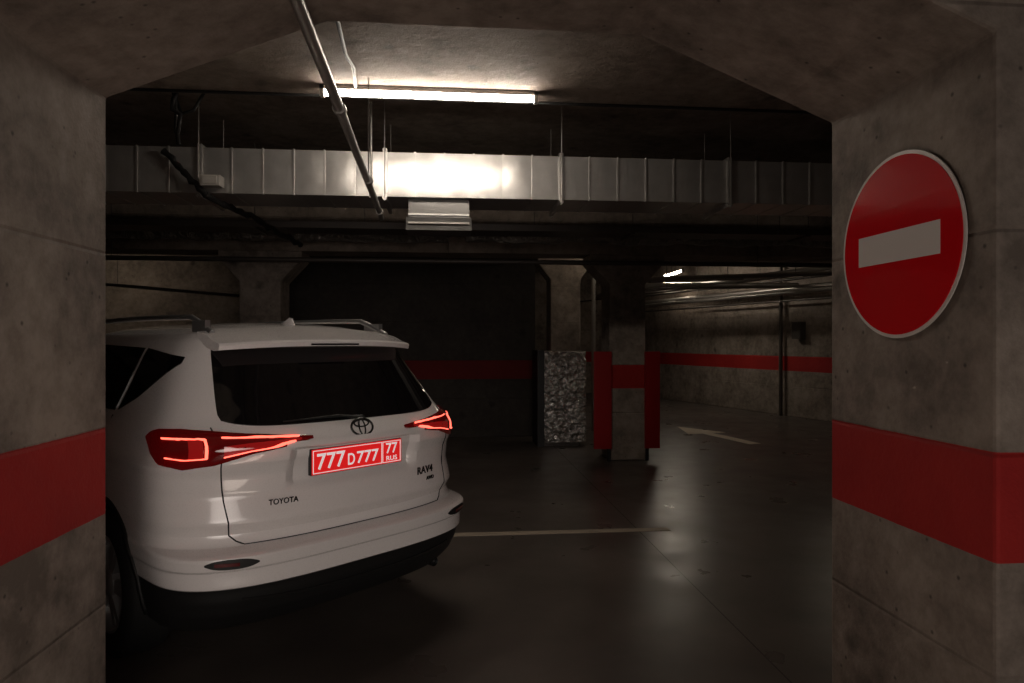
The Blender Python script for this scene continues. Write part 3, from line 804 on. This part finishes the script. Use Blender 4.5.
mb = MB(); NX = 40; V = []; F = []
for i in range(NX+1):
    k = -1+2*i/NX; xx = k*0.562
    b_ = 0.10*abs(k)**3.2; dz = -0.020*abs(k)**2.5 - 0.006
    prof = [(0.60+b_*0.3, 1.625-0.03*abs(k)**2+0.004), (0.47+b_*0.6, 1.606+dz), (0.36+b_, 1.580+dz), (0.300+b_, 1.566+dz), (0.292+b_, 1.556+dz), (0.300+b_, 1.534+dz), (0.35+b_, 1.526+dz*0.8), (0.42+b_, 1.518), (0.60+b_*0.3, 1.56)]
    for (yy, zz) in prof: V.append((xx, yy, zz))
P = len(prof)
for i in range(NX):
    for j in range(P): F.append((i*P+j, i*P+(j+1) % P, (i+1)*P+(j+1) % P, (i+1)*P+j))
F.append(tuple(range(P))); F.append(tuple(NX*P+j for j in range(P))[::-1])
mb.add(V, F); sp = obj('roof_spoiler', mb, M['paint'], parent=car, smooth='angle', label='white roof spoiler')
mb = MB(); mb.box(-0.14, 0.14, 0.290, 0.30, 1.532, 1.540); obj('brake_light', mb, M['dchrome'], parent=sp, label='unlit high brake light')
mb = MB()
V = []; F = []
prof = [(0.70, 0.0), (0.71, 0.018), (0.725, 0.040), (0.745, 0.045), (0.79, 0.028), (0.84, 0.012), (0.87, 0.0)]
for (yy, zz) in prof:
    w = 0.018
    V += [(-w, yy, 1.634), (-0.004, yy, 1.638+zz), (0.004, yy, 1.638+zz), (w, yy, 1.634)]
for i in range(len(prof)-1):
    for j in range(3): F.append((i*4+j, i*4+j+1, i*4+5+j, i*4+4+j))
F.append((0, 1, 2, 3)); F.append((24, 27, 26, 25))
mb.add(V, F); obj('antenna_fin', mb, M['paint'], parent=car, smooth='angle')
mb = MB()
mb.tube([surf(0.03, 1.172)+Vector((0, -0.016, 0.0)), surf(-0.10, 1.190)+Vector((0, -0.018, 0.0)), surf(-0.30, 1.185)+Vector((0, -0.012, 0))], [0.009, 0.006, 0.004], 8)
mb.tube([surf(0.02, 1.182)+Vector((0, -0.010, 0)), surf(-0.18, 1.186)+Vector((0, -0.010, 0)), surf(-0.38, 1.182)+Vector((0, -0.008, 0))], 0.004, 6)
mb.tube([surf(0.03, 1.172)+Vector((0, 0.01, 0)), surf(0.03, 1.172)+Vector((0, -0.02, 0))], 0.012, 12)
obj('rear_wiper', mb, M['bplast'], parent=car, smooth='angle', label='black rear wiper')
def f(u, v):
    k = 2*u-1; return surf(k*0.60, lerp(0.400, 0.414, v)+0.03*abs(k)**2)
patch('skid_plate', f, 30, 3, 0.006, M['dchrome'], label='satin grey bumper strip')
mb = MB(); mb.tube([(0.58, 0.5, 0.30), (0.58, 0.19, 0.30)], 0.026, 18, cap=False); mb.tube([(0.58, 0.5, 0.30), (0.58, 0.21, 0.30)], 0.022, 18)
obj('exhaust_tip', mb, M['dchrome'], parent=car, smooth='angle')
PY = surf(0, 0.985).y - 0.020
mb = MB(); mb.box(-0.264, 0.264, -0.006, 0.020, -0.061, 0.061)
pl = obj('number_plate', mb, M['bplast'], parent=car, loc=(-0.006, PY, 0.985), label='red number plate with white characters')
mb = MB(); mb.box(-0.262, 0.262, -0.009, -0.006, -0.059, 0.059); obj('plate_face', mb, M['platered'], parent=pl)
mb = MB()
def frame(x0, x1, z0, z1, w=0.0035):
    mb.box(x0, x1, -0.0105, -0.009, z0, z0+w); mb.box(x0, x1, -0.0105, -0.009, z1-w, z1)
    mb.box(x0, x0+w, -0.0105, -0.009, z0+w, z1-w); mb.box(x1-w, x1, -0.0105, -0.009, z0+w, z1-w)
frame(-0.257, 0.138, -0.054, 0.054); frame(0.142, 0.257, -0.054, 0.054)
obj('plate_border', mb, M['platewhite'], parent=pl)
R90 = (math.pi/2, 0, 0)
text_obj('plate_lettering', '777', 0.155, 0.076, M['platewhite'], 0.001, pl, (-0.158, -0.0092, 0), R90, 0.014)
text_obj('plate_lettering', 'D', 0.040, 0.056, M['platewhite'], 0.001, pl, (-0.045, -0.0092, -0.008), R90, 0.014)
text_obj('plate_lettering', '777', 0.130, 0.060, M['platewhite'], 0.001, pl, (0.052, -0.0092, -0.006), R90, 0.014)
text_obj('plate_lettering', '77', 0.072, 0.054, M['platewhite'], 0.001, pl, (0.20, -0.0092, 0.018), R90, 0.014)
text_obj('plate_lettering', 'RUS', 0.068, 0.024, M['platewhite'], 0.001, pl, (0.20, -0.0092, -0.033), R90, 0.01)
mb = MB()
def ell(cx, cz, a, b_, r):
    mb.tube([(cx+a*math.cos(t), 0, cz+b_*math.sin(t)) for t in np.linspace(0, 2*math.pi, 41)[:-1]], r, 8, closed=True)
ell(0, 0, 0.062, 0.042, 0.0055); ell(0, -0.001, 0.017, 0.040, 0.004); ell(0, 0.019, 0.042, 0.017, 0.004)
ey = surf(0, 1.123).y-0.008
em = obj('emblem', mb, M['dchrome'], parent=car, smooth=True, loc=(0, ey, 1.130), rot=(math.radians(-20), 0, 0), label='chrome three-oval emblem')
def badge(s, sx, z, w, h, mat, dx=0):
    p = surf(sx, z); q = surf(sx+0.02, z); q0 = surf(sx-0.02, z)
    yaw = math.atan2(q.y-q0.y, q.x-q0.x)
    nn = Vector((math.sin(yaw), -math.cos(yaw), 0))
    text_obj('badge', s, w, h, mat, 0.004, car, p+nn*0.006, (math.pi/2, 0, yaw), 0.014)
badge('TOYOTA', -0.40, 0.83, 0.135, 0.026, M['dchrome'])
badge('RAV4', 0.45, 0.852, 0.135, 0.040, M['dchrome'])
badge('AWD', 0.48, 0.806, 0.07, 0.020, M['dchrome'])

# ------------------------------------------------------------------ world and camera
w = bpy.data.worlds.new('World'); scene.world = w; w.use_nodes = True
bg = w.node_tree.nodes['Background']; bg.inputs[0].default_value = (1.0, 0.84, 0.72, 1); bg.inputs[1].default_value = 0.012
cam = bpy.data.cameras.new('camera'); co = bpy.data.objects.new('camera', cam); COL.objects.link(co)
co.location = (0, 0, H); co.rotation_euler = (math.pi/2, 0, -TH)
cam.sensor_width = 36; cam.lens = 24.01; cam.clip_start = 0.05
scene.camera = co
scene.view_settings.view_transform = 'Standard'
